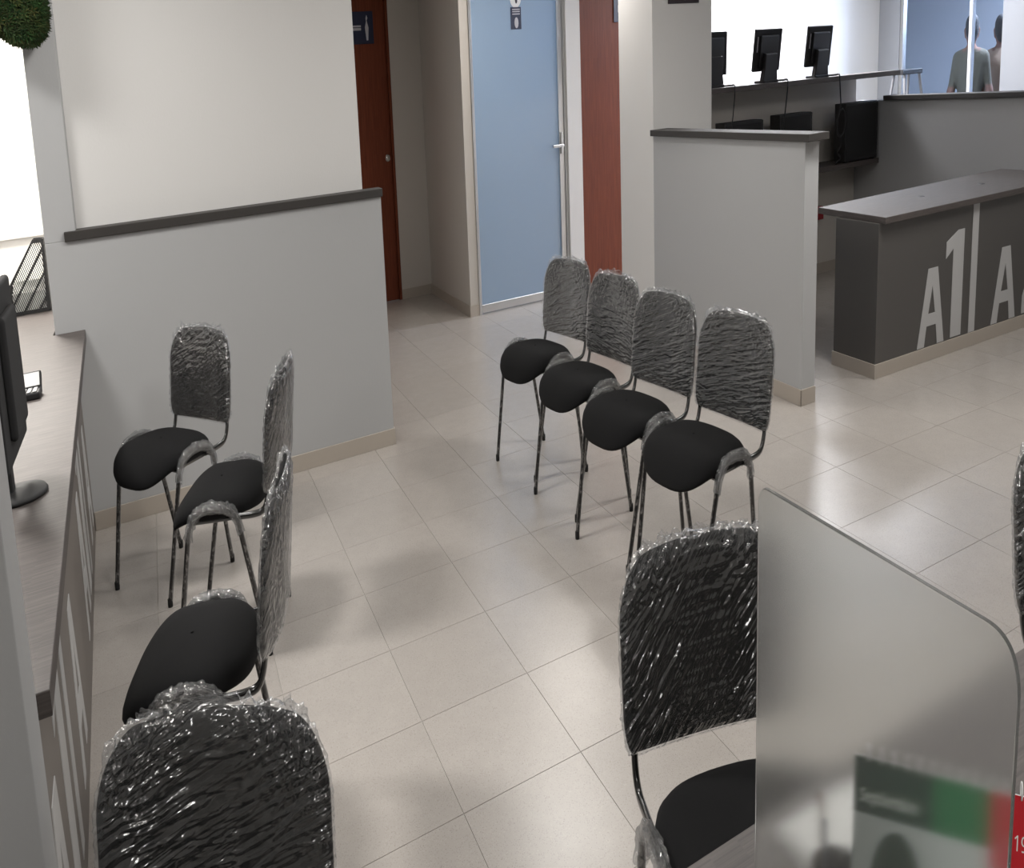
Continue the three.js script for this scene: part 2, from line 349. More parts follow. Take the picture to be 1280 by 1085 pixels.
// ------------------------------------------------------------------ lettered counters
const letterA = (x0, x1, y0, y1, w) => {   // condensed capital with a crossbar
  const c = (x0 + x1) / 2, t = w * 0.62;
  const s = sh([[x0, y0], [x0 + w, y0], [x0 + w + 0.028, y0 + 0.115], [x1 - w - 0.028, y0 + 0.115], [x1 - w, y0], [x1, y0], [c + t + 0.008, y1], [c - t - 0.008, y1]]);
  s.holes.push(new THREE.Path([[x0 + w + 0.048, y0 + 0.185], [c, y1 - 0.10], [x1 - w - 0.048, y0 + 0.185]].map(([x, y]) => new THREE.Vector2(x, y))));
  return s;
};
const digit1 = (x0, x1, y0, y1) => sh([[x1 - 0.17, y0], [x1, y0], [x1, y1], [x1 - 0.10, y1], [x0, y1 - 0.055], [x0, y1 - 0.15], [x1 - 0.17, y1 - 0.10]]);
const digit2 = (x0, y0, y1) => sh([[x0, y0], [x0 + 0.36, y0], [x0 + 0.36, y0 + 0.1], [x0 + 0.17, y0 + 0.1], [x0 + 0.34, y1 - 0.26], [x0 + 0.36, y1 - 0.12], [x0 + 0.29, y1 - 0.02], [x0 + 0.18, y1], [x0 + 0.07, y1 - 0.02], [x0, y1 - 0.12], [x0, y1 - 0.19], [x0 + 0.14, y1 - 0.19], [x0 + 0.18, y1 - 0.1], [x0 + 0.22, y1 - 0.16], [x0 + 0.19, y1 - 0.27], [x0, y0 + 0.11]]);
{
  const t = thing('lettered_counter', 'dark grey counter with big pale A1 lettering and dark top', 'counter', 6.19, 5.146, 0);
  mesh('counter_body', bx(0, 3.31, 0.078, 0.84, 0, 0.53, 0.003), M.front, t);
  mesh('counter_top', prism([[0.02, -0.06], [3.31, -0.06], [3.31, 0.93], [3.0, 0.93], [0.06, 0.83]], 0.84, 0.876, 0.004), M.dark, t).userData.label = 'dark wood-grain counter top';
  mesh('plinth', bx(-0.012, 3.31, 0, 0.08, -0.012, 0.54, 0.002), M.base, t).userData.label = 'beige tile plinth';
  for (const [u, v] of [[1.15, 0.42], [2.17, 0.42]]) { const g = lathe([[0, 0.003], [0.032, 0.003], [0.036, 0]], 20); g.translate(u, 0.876, -v); mesh('cable_grommet', g, M.black, t); }
  const o = 6.19;
  mesh('letter', plate(letterA(6.805 - o, 7.217 - o, 0.085, 0.527, 0.105), 0, 0.003), M.letter, t);
  mesh('digit', plate(digit1(7.205 - o, 7.488 - o, 0.09, 0.706), 0, 0.003), M.letter, t);
  mesh('divider_bar', plate(rect(7.615 - o, 0.083, 7.716 - o, 0.842), 0, 0.003), M.letter, t);
  mesh('letter', plate(letterA(7.997 - o, 8.423 - o, 0.085, 0.535, 0.105), 0, 0.003), M.letter, t);
  mesh('digit', plate(digit2(8.54 - o, 0.09, 0.706), 0, 0.003), M.letter, t);
}
{
  // long reception counter on the left; its front leans slightly off the plan's depth direction
  const fu = (v) => -0.382 - (v - 2.43) * 0.0421, pu = (v) => -0.507 - (v - 3.586) * 0.0428;
  const t = thing('reception_counter', 'long dark wood-grain reception counter beside the grey ledge wall', 'counter', -0.5, 4.6, 0);
  const r = (a) => a.map(([u, v]) => [u + 0.5, v - 4.6]);
  mesh('counter_top', prism(r([[fu(2.43), 2.43], [fu(6.785), 6.785], [-0.775, 6.785], [-0.80, 8.9], [-1.75, 8.9], [-1.55, 2.43]]), 0.826, 0.871, 0.003), M.dark, t);
  const fp = mesh('front_panel', prism(r([[pu(2.47), 2.47], [pu(6.785), 6.785], [pu(6.785) - 0.02, 6.785], [pu(2.47) - 0.02, 2.47]]), 0.0, 0.826), M.taupe, t);
  mesh('end_panel', prism(r([[-1.45, 2.47], [pu(2.47) - 0.021, 2.47], [pu(2.47) - 0.021, 2.49], [-1.45, 2.49]]), 0, 0.826), M.taupe, t);
  // the same pale lettering, read from the hall: near end to far end
  const a = Math.atan(0.0428), place = (g) => { g.rotateY(Math.PI / 2); g.rotateY(a); g.translate(pu(4.6) + 0.5, 0, 0); return g; };
  const y0 = 0.09, mk = (s) => place(plate(s, 0, 0.003));
  for (const x of [-1.95, 0.42]) {
    mesh('letter', mk(letterA(x, x + 0.41, y0, 0.527, 0.105)), M.letter, t);
    mesh('digit', mk(digit1(x + 0.40, x + 0.683, y0, 0.706)), M.letter, t);
    mesh('divider_bar', mk(rect(x + 0.81, 0.083, x + 0.911, 0.82)), M.letter, t);
    mesh('letter', mk(letterA(x + 1.19, x + 1.6, y0, 0.527, 0.105)), M.letter, t);
  }
}

// ------------------------------------------------------------------ chairs wrapped in film
function loft(rings, close = true) {   // rings of equal point counts, each a closed loop
  const n = rings[0].length, m = rings.length, pos = [], uv = [], idx = [];
  for (let j = 0; j < m; j++) for (let i = 0; i <= n; i++) { const p = rings[j][i % n]; pos.push(p[0], p[1], p[2]); uv.push(p[3] === undefined ? i / n : (i === n ? p[4] : p[3]), p[1]); }
  for (let j = 0; j + 1 < m; j++) for (let i = 0; i < n; i++) { const a = j * (n + 1) + i, b = a + n + 1; idx.push(a, b, a + 1, b, b + 1, a + 1); }
  const g = new THREE.BufferGeometry();
  g.setAttribute('position', new THREE.Float32BufferAttribute(pos, 3)); g.setAttribute('uv', new THREE.Float32BufferAttribute(uv, 2)); g.setIndex(idx);
  g.computeVertexNormals();
  // one normal along the seam
  const N = g.attributes.normal;
  for (let j = 0; j < m; j++) { const a = j * (n + 1), b = a + n; const v = V3(N.getX(a) + N.getX(b), N.getY(a) + N.getY(b), N.getZ(a) + N.getZ(b)).normalize(); N.setXYZ(a, v.x, v.y, v.z); N.setXYZ(b, v.x, v.y, v.z); }
  return g;
}
const sgp = (x, e) => Math.sign(x) * Math.pow(Math.abs(x), e);
const BACK0 = 0.538, BACK1 = 0.896, BW = 0.298;
function backRing(t, n, grow, wave) {   // one loop of the backrest at relative height t
  const tt = Math.min(1, Math.max(0, t));
  let w = BW; if (tt < 0.22) w = BW * (0.9 + 0.1 * Math.sqrt(1 - (1 - tt / 0.22) ** 2)); if (tt > 0.64) w = BW * (1 - 0.37 * (1 - Math.sqrt(Math.max(0, 1 - ((tt - 0.64) / 0.36) ** 2))));
  const d = 0.029 * Math.sqrt(Math.max(0.0004, 1 - Math.pow(Math.abs(2 * tt - 1), 9)));
  const y = BACK0 + (BACK1 - BACK0) * t, z0 = -0.352 - 0.06 * tt, ring = [];
  for (let i = 0; i < n; i++) {
    const a = i / n * Math.PI * 2;
    let x = (w + grow) * sgp(Math.cos(a), 0.42), zo = (d + grow) * sgp(Math.sin(a), 0.75);
    const off = wave ? wave(a, t, x, y, zo) : 0;
    x += off * Math.cos(a) * 0.7; zo += off * sgp(Math.sin(a), 0.6);
    const k = (x / BW) ** 2, bow = 0.035 * k, sag = tt < 0.3 ? 0.008 * k * (1 - tt / 0.3) : 0, arch = tt > 0.6 ? -0.02 * k * (tt - 0.6) / 0.4 : 0;
    const arc = Math.sin(a) >= 0 ? x : 2 * BW - x; ring.push([x, y + sag + arch + (wave && tt > 0.9 ? off * 1.2 : 0), z0 + bow + zo, arc, BW]);
  }
  return ring;
}
function seatGeometry() {
  const n = 56, prof = [[0.02, 0], [0.25, 0], [0.5, -0.001], [0.7, -0.003], [0.85, -0.008], [0.93, -0.016], [0.985, -0.028], [1, -0.042], [0.985, -0.056], [0.93, -0.064], [0.8, -0.068], [0.02, -0.068]];
  const rings = prof.map(([r, dy]) => {
    const ring = [];
    for (let i = 0; i < n; i++) {
      const a = -i / n * Math.PI * 2, z = 0.262 * r * sgp(Math.sin(a), 0.74), x = (0.29 + 0.012 * Math.sin(a)) * r * sgp(Math.cos(a), 0.72);
      const nose = z > 0.08 ? -2.3 * (z - 0.08) ** 2 : 0, rear = z < -0.1 ? -0.9 * (z + 0.1) ** 2 : 0;
      ring.push([x, 0.549 + dy + nose + rear - 0.12 * x * x, z]);
    }
    return ring;
  });
  const g = loft(rings.reverse()); const p = g.attributes.position, uv = g.attributes.uv;
  for (let i = 0; i < p.count; i++) uv.setXY(i, p.getX(i), p.getZ(i));
  return g;
}
function chair(label, u, v, fu, fv, group, k) {
  const t = thing('visitor_chair', label, 'chair', u, v, 0, group);
  const turn = Math.atan2(fu, -fv);
  const put = (name, geo, mat, parent = t) => { const g = Array.isArray(geo) ? join(geo) : geo; g.rotateY(turn); return mesh(name, g, mat, parent); };
  put('seat', seatGeometry(), M.fabric).userData.label = 'black fabric seat';
  const rings = []; for (let j = 0; j <= 40; j++) { const s = j / 40; rings.push(backRing(0.5 - 0.5 * Math.cos(Math.PI * s), 64, 0)); }
  put('backrest', loft(rings), M.fabric).userData.label = 'black padded backrest';
  // film: pulled into diagonal ridges, bunched along the rim
  const dir = [0.15, -0.1, 0.22, 0.18, 0.3, 0.9, 1.2, 0.28, 0.68, 0.4][k % 10], ca = Math.cos(dir), sa = Math.sin(dir), fr = [];
  const wave = (a, tt, x, y, zo) => {
    const front = Math.sin(a) > 0 ? 1 : 2, warp = 0.03 * noise(x * 7, y * 7, k * 3 + front), p = (x * ca + y * sa), q = (-x * sa + y * ca) + warp;
    const big = 0.5 + 0.5 * noise(x * 6 + k, y * 6, front * 5), top = Math.min(1, Math.max(0, (tt - 0.62) / 0.2));
    const r1 = Math.max(0, 1 - Math.abs(noise(p * 4, q * 36, k * 9 + front * 3)) * 3.4), r2 = Math.max(0, 1 - Math.abs(noise(p * 10, q * 85, k * 5 + front)) * 3);
    const cr = noise(x * 55, y * 55, k * 7 + front) + 0.6 * noise(x * 110, y * 110, k * 3);
    const rim = Math.pow(Math.abs(2 * Math.min(1, Math.max(0, tt)) - 1), 6) * (tt > 0.5 ? 1 : 0.3), edge = Math.pow(Math.abs(Math.cos(a)), 6);
    return (0.0085 * r1 * r1 * big + 0.0026 * r2) * (1 - 0.5 * top) + 0.0045 * cr * (0.25 + top) + (rim + 0.6 * edge) * (0.005 + 0.010 * noise(x * 45, y * 45 + k * 11, zo * 60));
  };
  for (let j = 0; j <= 150; j++) { const s = j / 150; fr.push(backRing(-0.012 + 1.03 * (0.5 * s + 0.5 * (0.5 - 0.5 * Math.cos(Math.PI * s))), 340, 0.004, wave)); }
  const fg = loft(fr); { const uv = fg.attributes.uv; for (let i = 0; i < uv.count; i++) { const x = uv.getX(i), y = uv.getY(i); uv.setXY(i, (x * ca + y * sa) * 0.32 + k * 0.31, (-x * sa + y * ca) * 0.55 + k * 0.17); } }
  put('back_film', fg, M.film).userData.label = 'crinkled clear plastic film around the backrest';
  for (const s of [-1, 1]) {
    // front leg and rear leg of one side, joined by a bent rail
    const x = s * 0.298;
    const F0 = V3(x - s * 0.03, 0.012, 0.24), F1 = V3(x, 0.43, 0.12), R0 = V3(x - s * 0.03, 0.012, -0.268), R1 = V3(x, 0.43, -0.17);
    const leg = (a, b) => { const l = put('leg', tube([a, a.clone().lerp(b, 0.5), b], 0.0138, 10, 10), M.tubeBlack); const f = lathe([[0, -0.012], [0.014, -0.012], [0.0155, 0.0], [0.0145, 0.018], [0.0116, 0.02]], 14); f.translate(a.x, a.y, a.z); put('rubber_foot', f, M.rubber, l); };
    leg(F0, F1); leg(R0, R1);
    const arch = [F1, V3(x, 0.475, 0.10), V3(x, 0.51, 0.055), V3(x, 0.522, -0.02), V3(x, 0.51, -0.11), V3(x, 0.475, -0.155), R1];
    const rail = put('side_rail', tube(arch, 0.0115, 30, 10), M.tubeBlack);
    const sg = tube(arch, 0.02, 70, 20); const p = sg.attributes.position;
    for (let i = 0; i < p.count; i++) { const X = p.getX(i), Y = p.getY(i), Z = p.getZ(i), o = 0.012 * noise(X * 60 + k, Y * 45, Z * 45); p.setXYZ(i, X + o * 0.8 + (X - x) * 0.15, Y + (Y > 0.49 ? Math.abs(o) : o), Z + o * 0.5); }
    sg.computeVertexNormals(); put('film_sleeve', sg, M.sleeve, rail).userData.label = 'crumpled clear film sleeve';
    put('back_post', tube([V3(s * 0.262, 0.475, -0.13), V3(s * 0.262, 0.475, -0.24), V3(s * 0.264, 0.487, -0.295), V3(s * 0.265, 0.53, -0.322), V3(s * 0.262, 0.58, -0.331), V3(s * 0.255, 0.66, -0.345), V3(s * 0.25, 0.72, -0.357)], 0.0115, 28, 10), M.post);
  }
  put('seat_frame', [tube([V3(-0.298, 0.47, 0.10), V3(0, 0.47, 0.10), V3(0.298, 0.47, 0.10)], 0.010, 6, 8), tube([V3(-0.298, 0.47, -0.155), V3(0, 0.47, -0.155), V3(0.298, 0.47, -0.155)], 0.010, 6, 8), tube([V3(-0.262, 0.475, 0.11), V3(-0.262, 0.475, -0.15)], 0.010, 4, 8), tube([V3(0.262, 0.475, 0.11), V3(0.262, 0.475, -0.15)], 0.010, 4, 8)], M.post);
  return t;
}
const ROW = 'row of chairs facing the reception counter', LEFT = 'chairs along the reception counter', DESK = 'chairs facing the desk';
chair('film-wrapped black chair at the row end by the brown doors', 2.718, 5.682, -0.98, -0.202, ROW, 0);
chair('film-wrapped black chair second in the row from the brown doors', 2.73, 4.973, -0.99, -0.141, ROW, 1);
chair('film-wrapped black chair third in the row from the brown doors', 2.708, 4.259, -0.988, -0.153, ROW, 2);
chair('film-wrapped black chair at the row end away from the brown doors', 2.76, 3.591, -0.989, -0.136, ROW, 3);
chair('film-wrapped black chair standing against the grey ledge wall', -0.109, 5.729, -0.804, -0.598, LEFT, 4);
chair('film-wrapped black chair turned away, between two chairs by the counter', 0.21, 4.86, -0.94, 0.34, LEFT, 5);
chair('film-wrapped black chair with its whole black seat seen beside the counter', -0.02, 3.40, -0.967, 0.25, LEFT, 6);
chair('film-wrapped black chair with a broad dark back beside the pale partition end', -0.16, 1.66, -0.45, -0.9, DESK, 7);
chair('film-wrapped black chair with seat tucked to the desk, beside frosted screen', 1.402, 1.53, -0.25, -0.97, DESK, 8);
chair('film-wrapped black chair at the desk beyond the frosted screen', 3.0, 1.25, -0.25, -0.97, DESK, 9);

// ------------------------------------------------------------------ things on the reception counter
{
  const t = thing('computer_monitor', 'black monitor on a round stand on the reception counter', 'monitor', -0.63, 3.86, 0.871);
  mesh('stand_base', lathe([[0, 0], [0.105, 0], [0.108, 0.006], [0.10, 0.014], [0.04, 0.022], [0, 0.024]], 40), M.black, t);
  mesh('stand_neck', bx(-0.05, -0.012, 0.012, 0.27, -0.035, 0.035, 0.012), M.black, t);
  const b = mesh('housing', bx(-0.012, 0.022, 0.105, 0.50, -0.27, 0.25, 0.012), M.blackMatte, t);
  mesh('rear_bulge', bx(0.018, 0.05, 0.16, 0.44, -0.16, 0.14, 0.014), M.blackMatte, b);
  mesh('screen', bx(-0.0145, -0.0115, 0.125, 0.485, -0.255, 0.235), M.screen, t);
}
{
  const t = thing('card_terminal', 'small card terminal with raised pale display on the reception counter', 'terminal', -0.745, 5.30, 0.871);
  const rot = (g, a) => { g.rotateX(a); return g; };
  mesh('keypad_body', bx(-0.055, 0.05, 0, 0.024, -0.07, 0.05, 0.008), M.black, t);
  for (let i = 0; i < 3; i++) for (let j = 0; j < 4; j++) mesh('key', bx(-0.042 + i * 0.028, -0.022 + i * 0.028, 0.024, 0.028, -0.062 + j * 0.022, -0.046 + j * 0.022, 0.002), M.silver, t);
  const hd = rot(bx(-0.055, 0.05, 0, 0.068, -0.010, 0.010, 0.006), -0.75); hd.translate(0, 0.016, -0.04);
  const d = mesh('display_housing', hd, M.black, t);
  const sc = rot(bx(-0.045, 0.04, 0.008, 0.06, -0.0125, -0.010), -0.75); sc.translate(0, 0.016, -0.04);
  mesh('display', sc, M.paper, d);
}
{
  const t = thing('magazine_file', 'black slatted magazine file standing in the bright back room', 'file holder', -1.02, 7.75, 0.8725);
  const outer = [[-0.137, 0], [0.134, 0], [0.143, 0.335], [0.066, 0.337], [-0.143, 0.13]];
  const cx = outer.reduce((s, p) => s + p[0], 0) / 5, cy = outer.reduce((s, p) => s + p[1], 0) / 5;
  for (const v of [0, 0.085]) {
    const s = sh(outer), hole = outer.map(([x, y]) => new THREE.Vector2(cx + (x - cx) * 0.86, cy + (y - cy) * 0.9));
    s.holes.push(new THREE.Path(hole));
    const f = mesh('side_frame', plate(s, v, 0.008), M.black, t);
    const dx = 0.209, dy = 0.207;   // slope of the cut-away edge
    const clip = (x, y, sx, sy) => {   // trim a line to the outline
      let a = -9, b = 9;
      for (let i = 0; i < 5; i++) { const p = outer[i], q = outer[(i + 1) % 5], nx = -(q[1] - p[1]), ny = q[0] - p[0], d = (x - p[0]) * nx + (y - p[1]) * ny, e = sx * nx + sy * ny; if (Math.abs(e) < 1e-9) continue; const k = -d / e; if (e > 0) a = Math.max(a, k); else b = Math.min(b, k); }
      return a < b ? [a, b] : null;
    };
    for (const o of [0.075, 0.15, 0.225]) {
      const x0 = -0.143 + o * 0.72, y0 = 0.13 - o * 0.72, c = clip(x0, y0, dx, dy); if (!c) continue;
      const g = new THREE.BoxGeometry(Math.hypot(dx, dy) * (c[1] - c[0]), 0.012, 0.005); g.rotateZ(Math.atan2(dy, dx)); g.translate(x0 + dx * (c[0] + c[1]) / 2, y0 + dy * (c[0] + c[1]) / 2, -v + 0.004);
      mesh('brace', g, M.black, t);
    }
    const slats = [];
    for (let k = 0; k < 34; k++) { const x0 = -0.15 + k * 0.014, c = clip(x0, 0.05, 0.45, -0.9); if (!c) continue; const len = (c[1] - c[0]) * Math.hypot(0.45, 0.9); const g = new THREE.BoxGeometry(0.0045, len, 0.003); g.rotateZ(Math.atan2(0.45, 0.9)); g.translate(x0 + 0.45 * (c[0] + c[1]) / 2, 0.05 - 0.9 * (c[0] + c[1]) / 2, -v + 0.004); slats.push(g); }
    const sm = mesh('slat_mesh', slats, M.black, t); sm.userData.kind = 'stuff';
  }
  mesh('bottom', bx(-0.137, 0.134, 0, 0.006, 0.0, 0.085), M.black, t);
  mesh('spine', bx(0.134, 0.143, 0, 0.335, 0.0, 0.085), M.black, t);
  for (let i = 0; i < 5; i++) mesh('folder', bx(-0.12 + i * 0.004, 0.125, 0.008, 0.10 + i * 0.012, 0.012 + i * 0.013, 0.02 + i * 0.013), M.paper, t);
}
single('wall_rail', 'slim white rail along the bright back room wall', 'rail', bx(-2.35, -0.65, 1.10, 1.135, 9.66, 9.699, 0.006), M.white);

// ------------------------------------------------------------------ moss drop over the counter
{
  const t = thing('moss_panel', 'green moss-covered ceiling drop above the reception counter', 'moss', -0.985, 6.5, 2.03);
  const out = sh([[0.38, 0.8], [0.39, 0.10], [0.37, 0.03], [0.31, 0.0], [0.22, 0.005], [0.12, 0.05], [-0.02, 0.14], [-0.25, 0.24], [-0.40, 0.45], [-0.45, 0.8]]);
  const g = new THREE.ExtrudeGeometry(out, { depth: 0.3, bevelEnabled: true, bevelSize: 0.03, bevelThickness: 0.03, bevelOffset: -0.03, bevelSegments: 3 }); g.translate(0, 0.0, -0.2);
  const soil = std({ color: lin(0.015, 0.026, 0.008), roughness: 1 });
  const core = mesh('moss_core', g, soil, t);
  // tufts over the whole surface
  const pos = core.geometry.attributes.position, nor = core.geometry.attributes.normal, tri = pos.count / 3, area = []; let sum = 0;
  const A = V3(), B = V3(), C = V3();
  for (let i = 0; i < tri; i++) { A.fromBufferAttribute(pos, 3 * i); B.fromBufferAttribute(pos, 3 * i + 1); C.fromBufferAttribute(pos, 3 * i + 2); sum += B.clone().sub(A).cross(C.clone().sub(A)).length(); area.push(sum); }
  const tuft = (() => { const gs = []; for (let k = 0; k < 6; k++) { const b = new THREE.ConeGeometry(0.0045, 0.024, 4); b.translate(0, 0.012, 0); b.rotateZ(0.7); b.rotateY(k / 6 * Math.PI * 2); gs.push(b); } return join(gs); })();
  const N = 9000, im = new THREE.InstancedMesh(tuft, std({ color: 0xffffff, roughness: 0.95 }), N), Q = new THREE.Quaternion(), mtx = new THREE.Matrix4(), up = V3(0, 1, 0);
  im.name = 'moss_tufts'; im.userData.kind = 'stuff'; im.castShadow = im.receiveShadow = true;
  for (let k = 0; k < N; k++) {
    const r = rnd() * sum; let lo = 0, hi = tri - 1; while (lo < hi) { const m = (lo + hi) >> 1; if (area[m] < r) lo = m + 1; else hi = m; }
    A.fromBufferAttribute(pos, 3 * lo); B.fromBufferAttribute(pos, 3 * lo + 1); C.fromBufferAttribute(pos, 3 * lo + 2);
    let a = rnd(), b = rnd(); if (a + b > 1) { a = 1 - a; b = 1 - b; }
    const p = A.clone().addScaledVector(B.clone().sub(A), a).addScaledVector(C.clone().sub(A), b), n = V3(nor.getX(3 * lo), nor.getY(3 * lo), nor.getZ(3 * lo)).add(V3(rnd() - 0.5, rnd() - 0.5, rnd() - 0.5).multiplyScalar(0.9)).normalize();
    const s = 0.7 + rnd() * 0.9; mtx.compose(p, Q.setFromUnitVectors(up, n), V3(s, s, s)); im.setMatrixAt(k, mtx);
    const y = 0.6 + rnd() * 0.9, hue = rnd(); im.setColorAt(k, lin((0.016 + 0.035 * hue * hue) * y, 0.052 * y, 0.011 * y));
  }
  t.add(im);
}

// ------------------------------------------------------------------ bench with monitors and computers
struct('wall_bench', bx(6.05, 9.499, 0, 1.574, 8.38, 8.44, 0.003), M.cream, 'cream panel wall carrying the high bench');
struct('baseboard_bench', bx(6.05, 9.495, 0, 0.085, 8.368, 8.38), M.base);
single('high_bench', 'dark high bench top carrying three monitors', 'bench', bx(6.05, 9.86, 1.538, 1.576, 7.9, 8.379, 0.003), M.dark);
single('bench_shelf', 'dark shelf under the high bench carrying computer towers', 'shelf', bx(6.05, 9.495, 0.865, 0.905, 7.93, 8.379, 0.003), M.dark);
function benchMonitor(label, u, v, yaw, tilt, k) {
  const t = thing('computer_monitor', label, 'monitor', u, v, 1.576, 'monitors on the high bench');
  const lean = (g) => { g.translate(0, -0.18, 0); g.rotateX(tilt); g.translate(0, 0.18, 0); g.rotateY(yaw); return g; }, rot = (g) => { g.rotateY(yaw); return g; };
  const foot = new THREE.ExtrudeGeometry(sh([[-0.13, -0.09], [0.13, -0.09], [0.11, 0.11], [-0.11, 0.11]]), { depth: 0.012, bevelEnabled: true, bevelSize: 0.008, bevelThickness: 0.004, bevelOffset: -0.008, bevelSegments: 2 }); foot.rotateX(-Math.PI / 2); foot.translate(0, 0.004, 0);
  mesh('stand_foot', rot(foot), M.black, t);
  const neck = new THREE.ExtrudeGeometry(sh([[-0.14, 0.0], [0.14, 0.0], [0.115, 0.1], [0.11, 0.2], [-0.11, 0.2], [-0.115, 0.1]]), { depth: 0.045, bevelEnabled: true, bevelSize: 0.01, bevelThickness: 0.01, bevelOffset: -0.01, bevelSegments: 2 }); neck.rotateX(tilt * 0.8); neck.translate(0, 0.016, 0.02);
  mesh('stand_neck', rot(neck), M.black, t);
  const hs = mesh('housing', lean(bx(-0.25, 0.25, 0.085, 0.385, -0.018, 0.018, 0.008)), M.blackMatte, t);
  mesh('rear_bulge', lean(bx(-0.17, 0.17, 0.12, 0.345, -0.045, -0.016, 0.012)), M.black, hs);
  mesh('screen', lean(bx(-0.238, 0.238, 0.098, 0.373, 0.0175, 0.0195)), M.screen, t);
  if (k) mesh('port_label', lean(bx(-0.215, -0.195, 0.225, 0.335, -0.0195, -0.0175)), M.silver, t).userData.label = 'pale vertical sticker';
}
benchMonitor('black bench monitor standing right against the white pier', 6.52, 8.08, 0.1, 0.05, 0);
benchMonitor('black bench monitor in the middle of the three on the bench', 7.42, 8.06, 0.08, 0.2, 1);
benchMonitor('black bench monitor standing nearest the clear glass wall', 8.36, 8.06, 0.08, 0.2, 1);
function pcTower(label, u0, u1, h1, v0, v1) {
  const t = thing('computer_tower', label, 'computer', (u0 + u1) / 2, (v0 + v1) / 2, 0.905, 'computers on the bench shelf');
  const a = (u1 - u0) / 2, d = (v1 - v0) / 2, h = h1 - 0.905;
  mesh('case', bx(-a, a - 0.02, 0.008, h, -d, d, 0.006), M.black, t);
  mesh('front_bezel', bx(a - 0.02, a, 0.006, h - 0.004, -d, d, 0.006), M.screen, t);
  mesh('side_panel', bx(-a + 0.02, a - 0.04, 0.03, h - 0.02, -d - 0.003, -d + 0.001, 0.001), M.blackMatte, t);
  mesh('power_button', bx(a - 0.001, a + 0.003, h - 0.09, h - 0.07, -0.02, 0.02, 0.001), M.silver, t);
  for (const x of [-a + 0.05, a - 0.07]) mesh('foot', bx(x, x + 0.03, 0, 0.009, -d + 0.02, d - 0.02), M.rubber, t);
}
pcTower('black computer tower on the bench shelf behind the white pier', 6.62, 7.28, 1.325, 7.95, 8.14);
pcTower('black computer tower half hidden by the low grey wall', 7.57, 8.17, 1.335, 7.95, 8.14);
pcTower('black computer tower with all of its side seen, against the half wall', 8.80, 9.46, 1.36, 7.94, 8.14);
const cord = (label, pts, r = 0.006) => single('cable', label, 'cable', tube(pts.map(([u, v, h]) => V3(u, h, -v)), r, 60, 6), M.black, 'cables under the bench');
cord('black cable hanging under the bench beside the white pier', [[6.72, 8.12, 1.584], [6.74, 8.0, 1.584], [6.74, 7.91, 1.586], [6.735, 7.885, 1.565], [6.72, 7.885, 1.45], [6.66, 7.89, 1.2], [6.58, 7.91, 1.05], [6.53, 7.98, 0.915]]);
cord('black cable hanging under the middle bench monitor', [[7.66, 8.12, 1.586], [7.66, 8.0, 1.586], [7.65, 7.91, 1.588], [7.64, 7.882, 1.565], [7.62, 7.882, 1.45], [7.56, 7.89, 1.2], [7.5, 7.91, 1.0], [7.47, 8.0, 0.916]], 0.008);
cord('black cable with a coil hanging beside the fully seen computer tower', [[8.62, 8.12, 1.587], [8.63, 8.0, 1.587], [8.62, 7.91, 1.59], [8.60, 7.88, 1.565], [8.62, 7.88, 1.45], [8.63, 7.88, 1.36], [8.58, 7.88, 1.28], [8.56, 7.88, 1.18], [8.62, 7.88, 1.12], [8.70, 7.875, 1.16], [8.72, 7.875, 1.26], [8.66, 7.875, 1.33], [8.58, 7.875, 1.27], [8.575, 7.875, 1.17], [8.64, 7.88, 1.11], [8.66, 7.89, 1.05], [8.60, 7.9, 1.0], [8.70, 7.92, 0.955], [8.62, 7.95, 0.917], [8.74, 8.0, 0.917]], 0.009);
cord('thin black cable hanging below the bench shelf', [[8.60, 8.37, 0.855], [8.60, 8.365, 0.8], [8.60, 8.33, 0.7], [8.60, 8.25, 0.5], [8.60, 8.24, 0.3], [8.60, 8.26, 0.006]], 0.006);
{
  const t = thing('outlet_box', 'small red box on the cream panel under the bench', 'box', 8.70, 8.368, 0.45);
  mesh('box_body', bx(-0.10, 0.09, 0, 0.105, -0.07, 0, 0.006), M.red, t);
  mesh('box_lid', bx(-0.09, 0.08, 0.01, 0.095, -0.076, -0.069, 0.003), M.red, t);
}

// ------------------------------------------------------------------ step ladder by the glass wall
{
  const t = thing('step_ladder', 'grey step ladder with dark top before the glass wall', 'ladder', 11.2, 8.86, 0);
  const bar = (x0, z0, x1, z1) => tube([V3(x0, 0.0, z0), V3((x0 + x1) / 2, 0.76, (z0 + z1) / 2), V3(x1, 1.52, z1)], 0.022, 4, 8);
  mesh('top_cap', bx(-0.24, 0.24, 1.515, 1.56, -0.13, 0.13, 0.012), M.black, t);
  for (const [a, b] of [[-0.38, 0.4], [-0.38, -0.4], [0.42, 0.4], [0.42, -0.4]]) mesh('leg', bar(a, b, a * 0.45, b * 0.25), M.ladder, t);
  for (const h of [0.3, 0.6, 0.9, 1.2]) { const s = 1 - 0.75 * h / 1.52, x = -0.38 * (1 - 0.55 * h / 1.52); mesh('step', bx(x - 0.05, x + 0.05, h, h + 0.025, -0.4 * s, 0.4 * s, 0.004), M.ladder, t); }
}

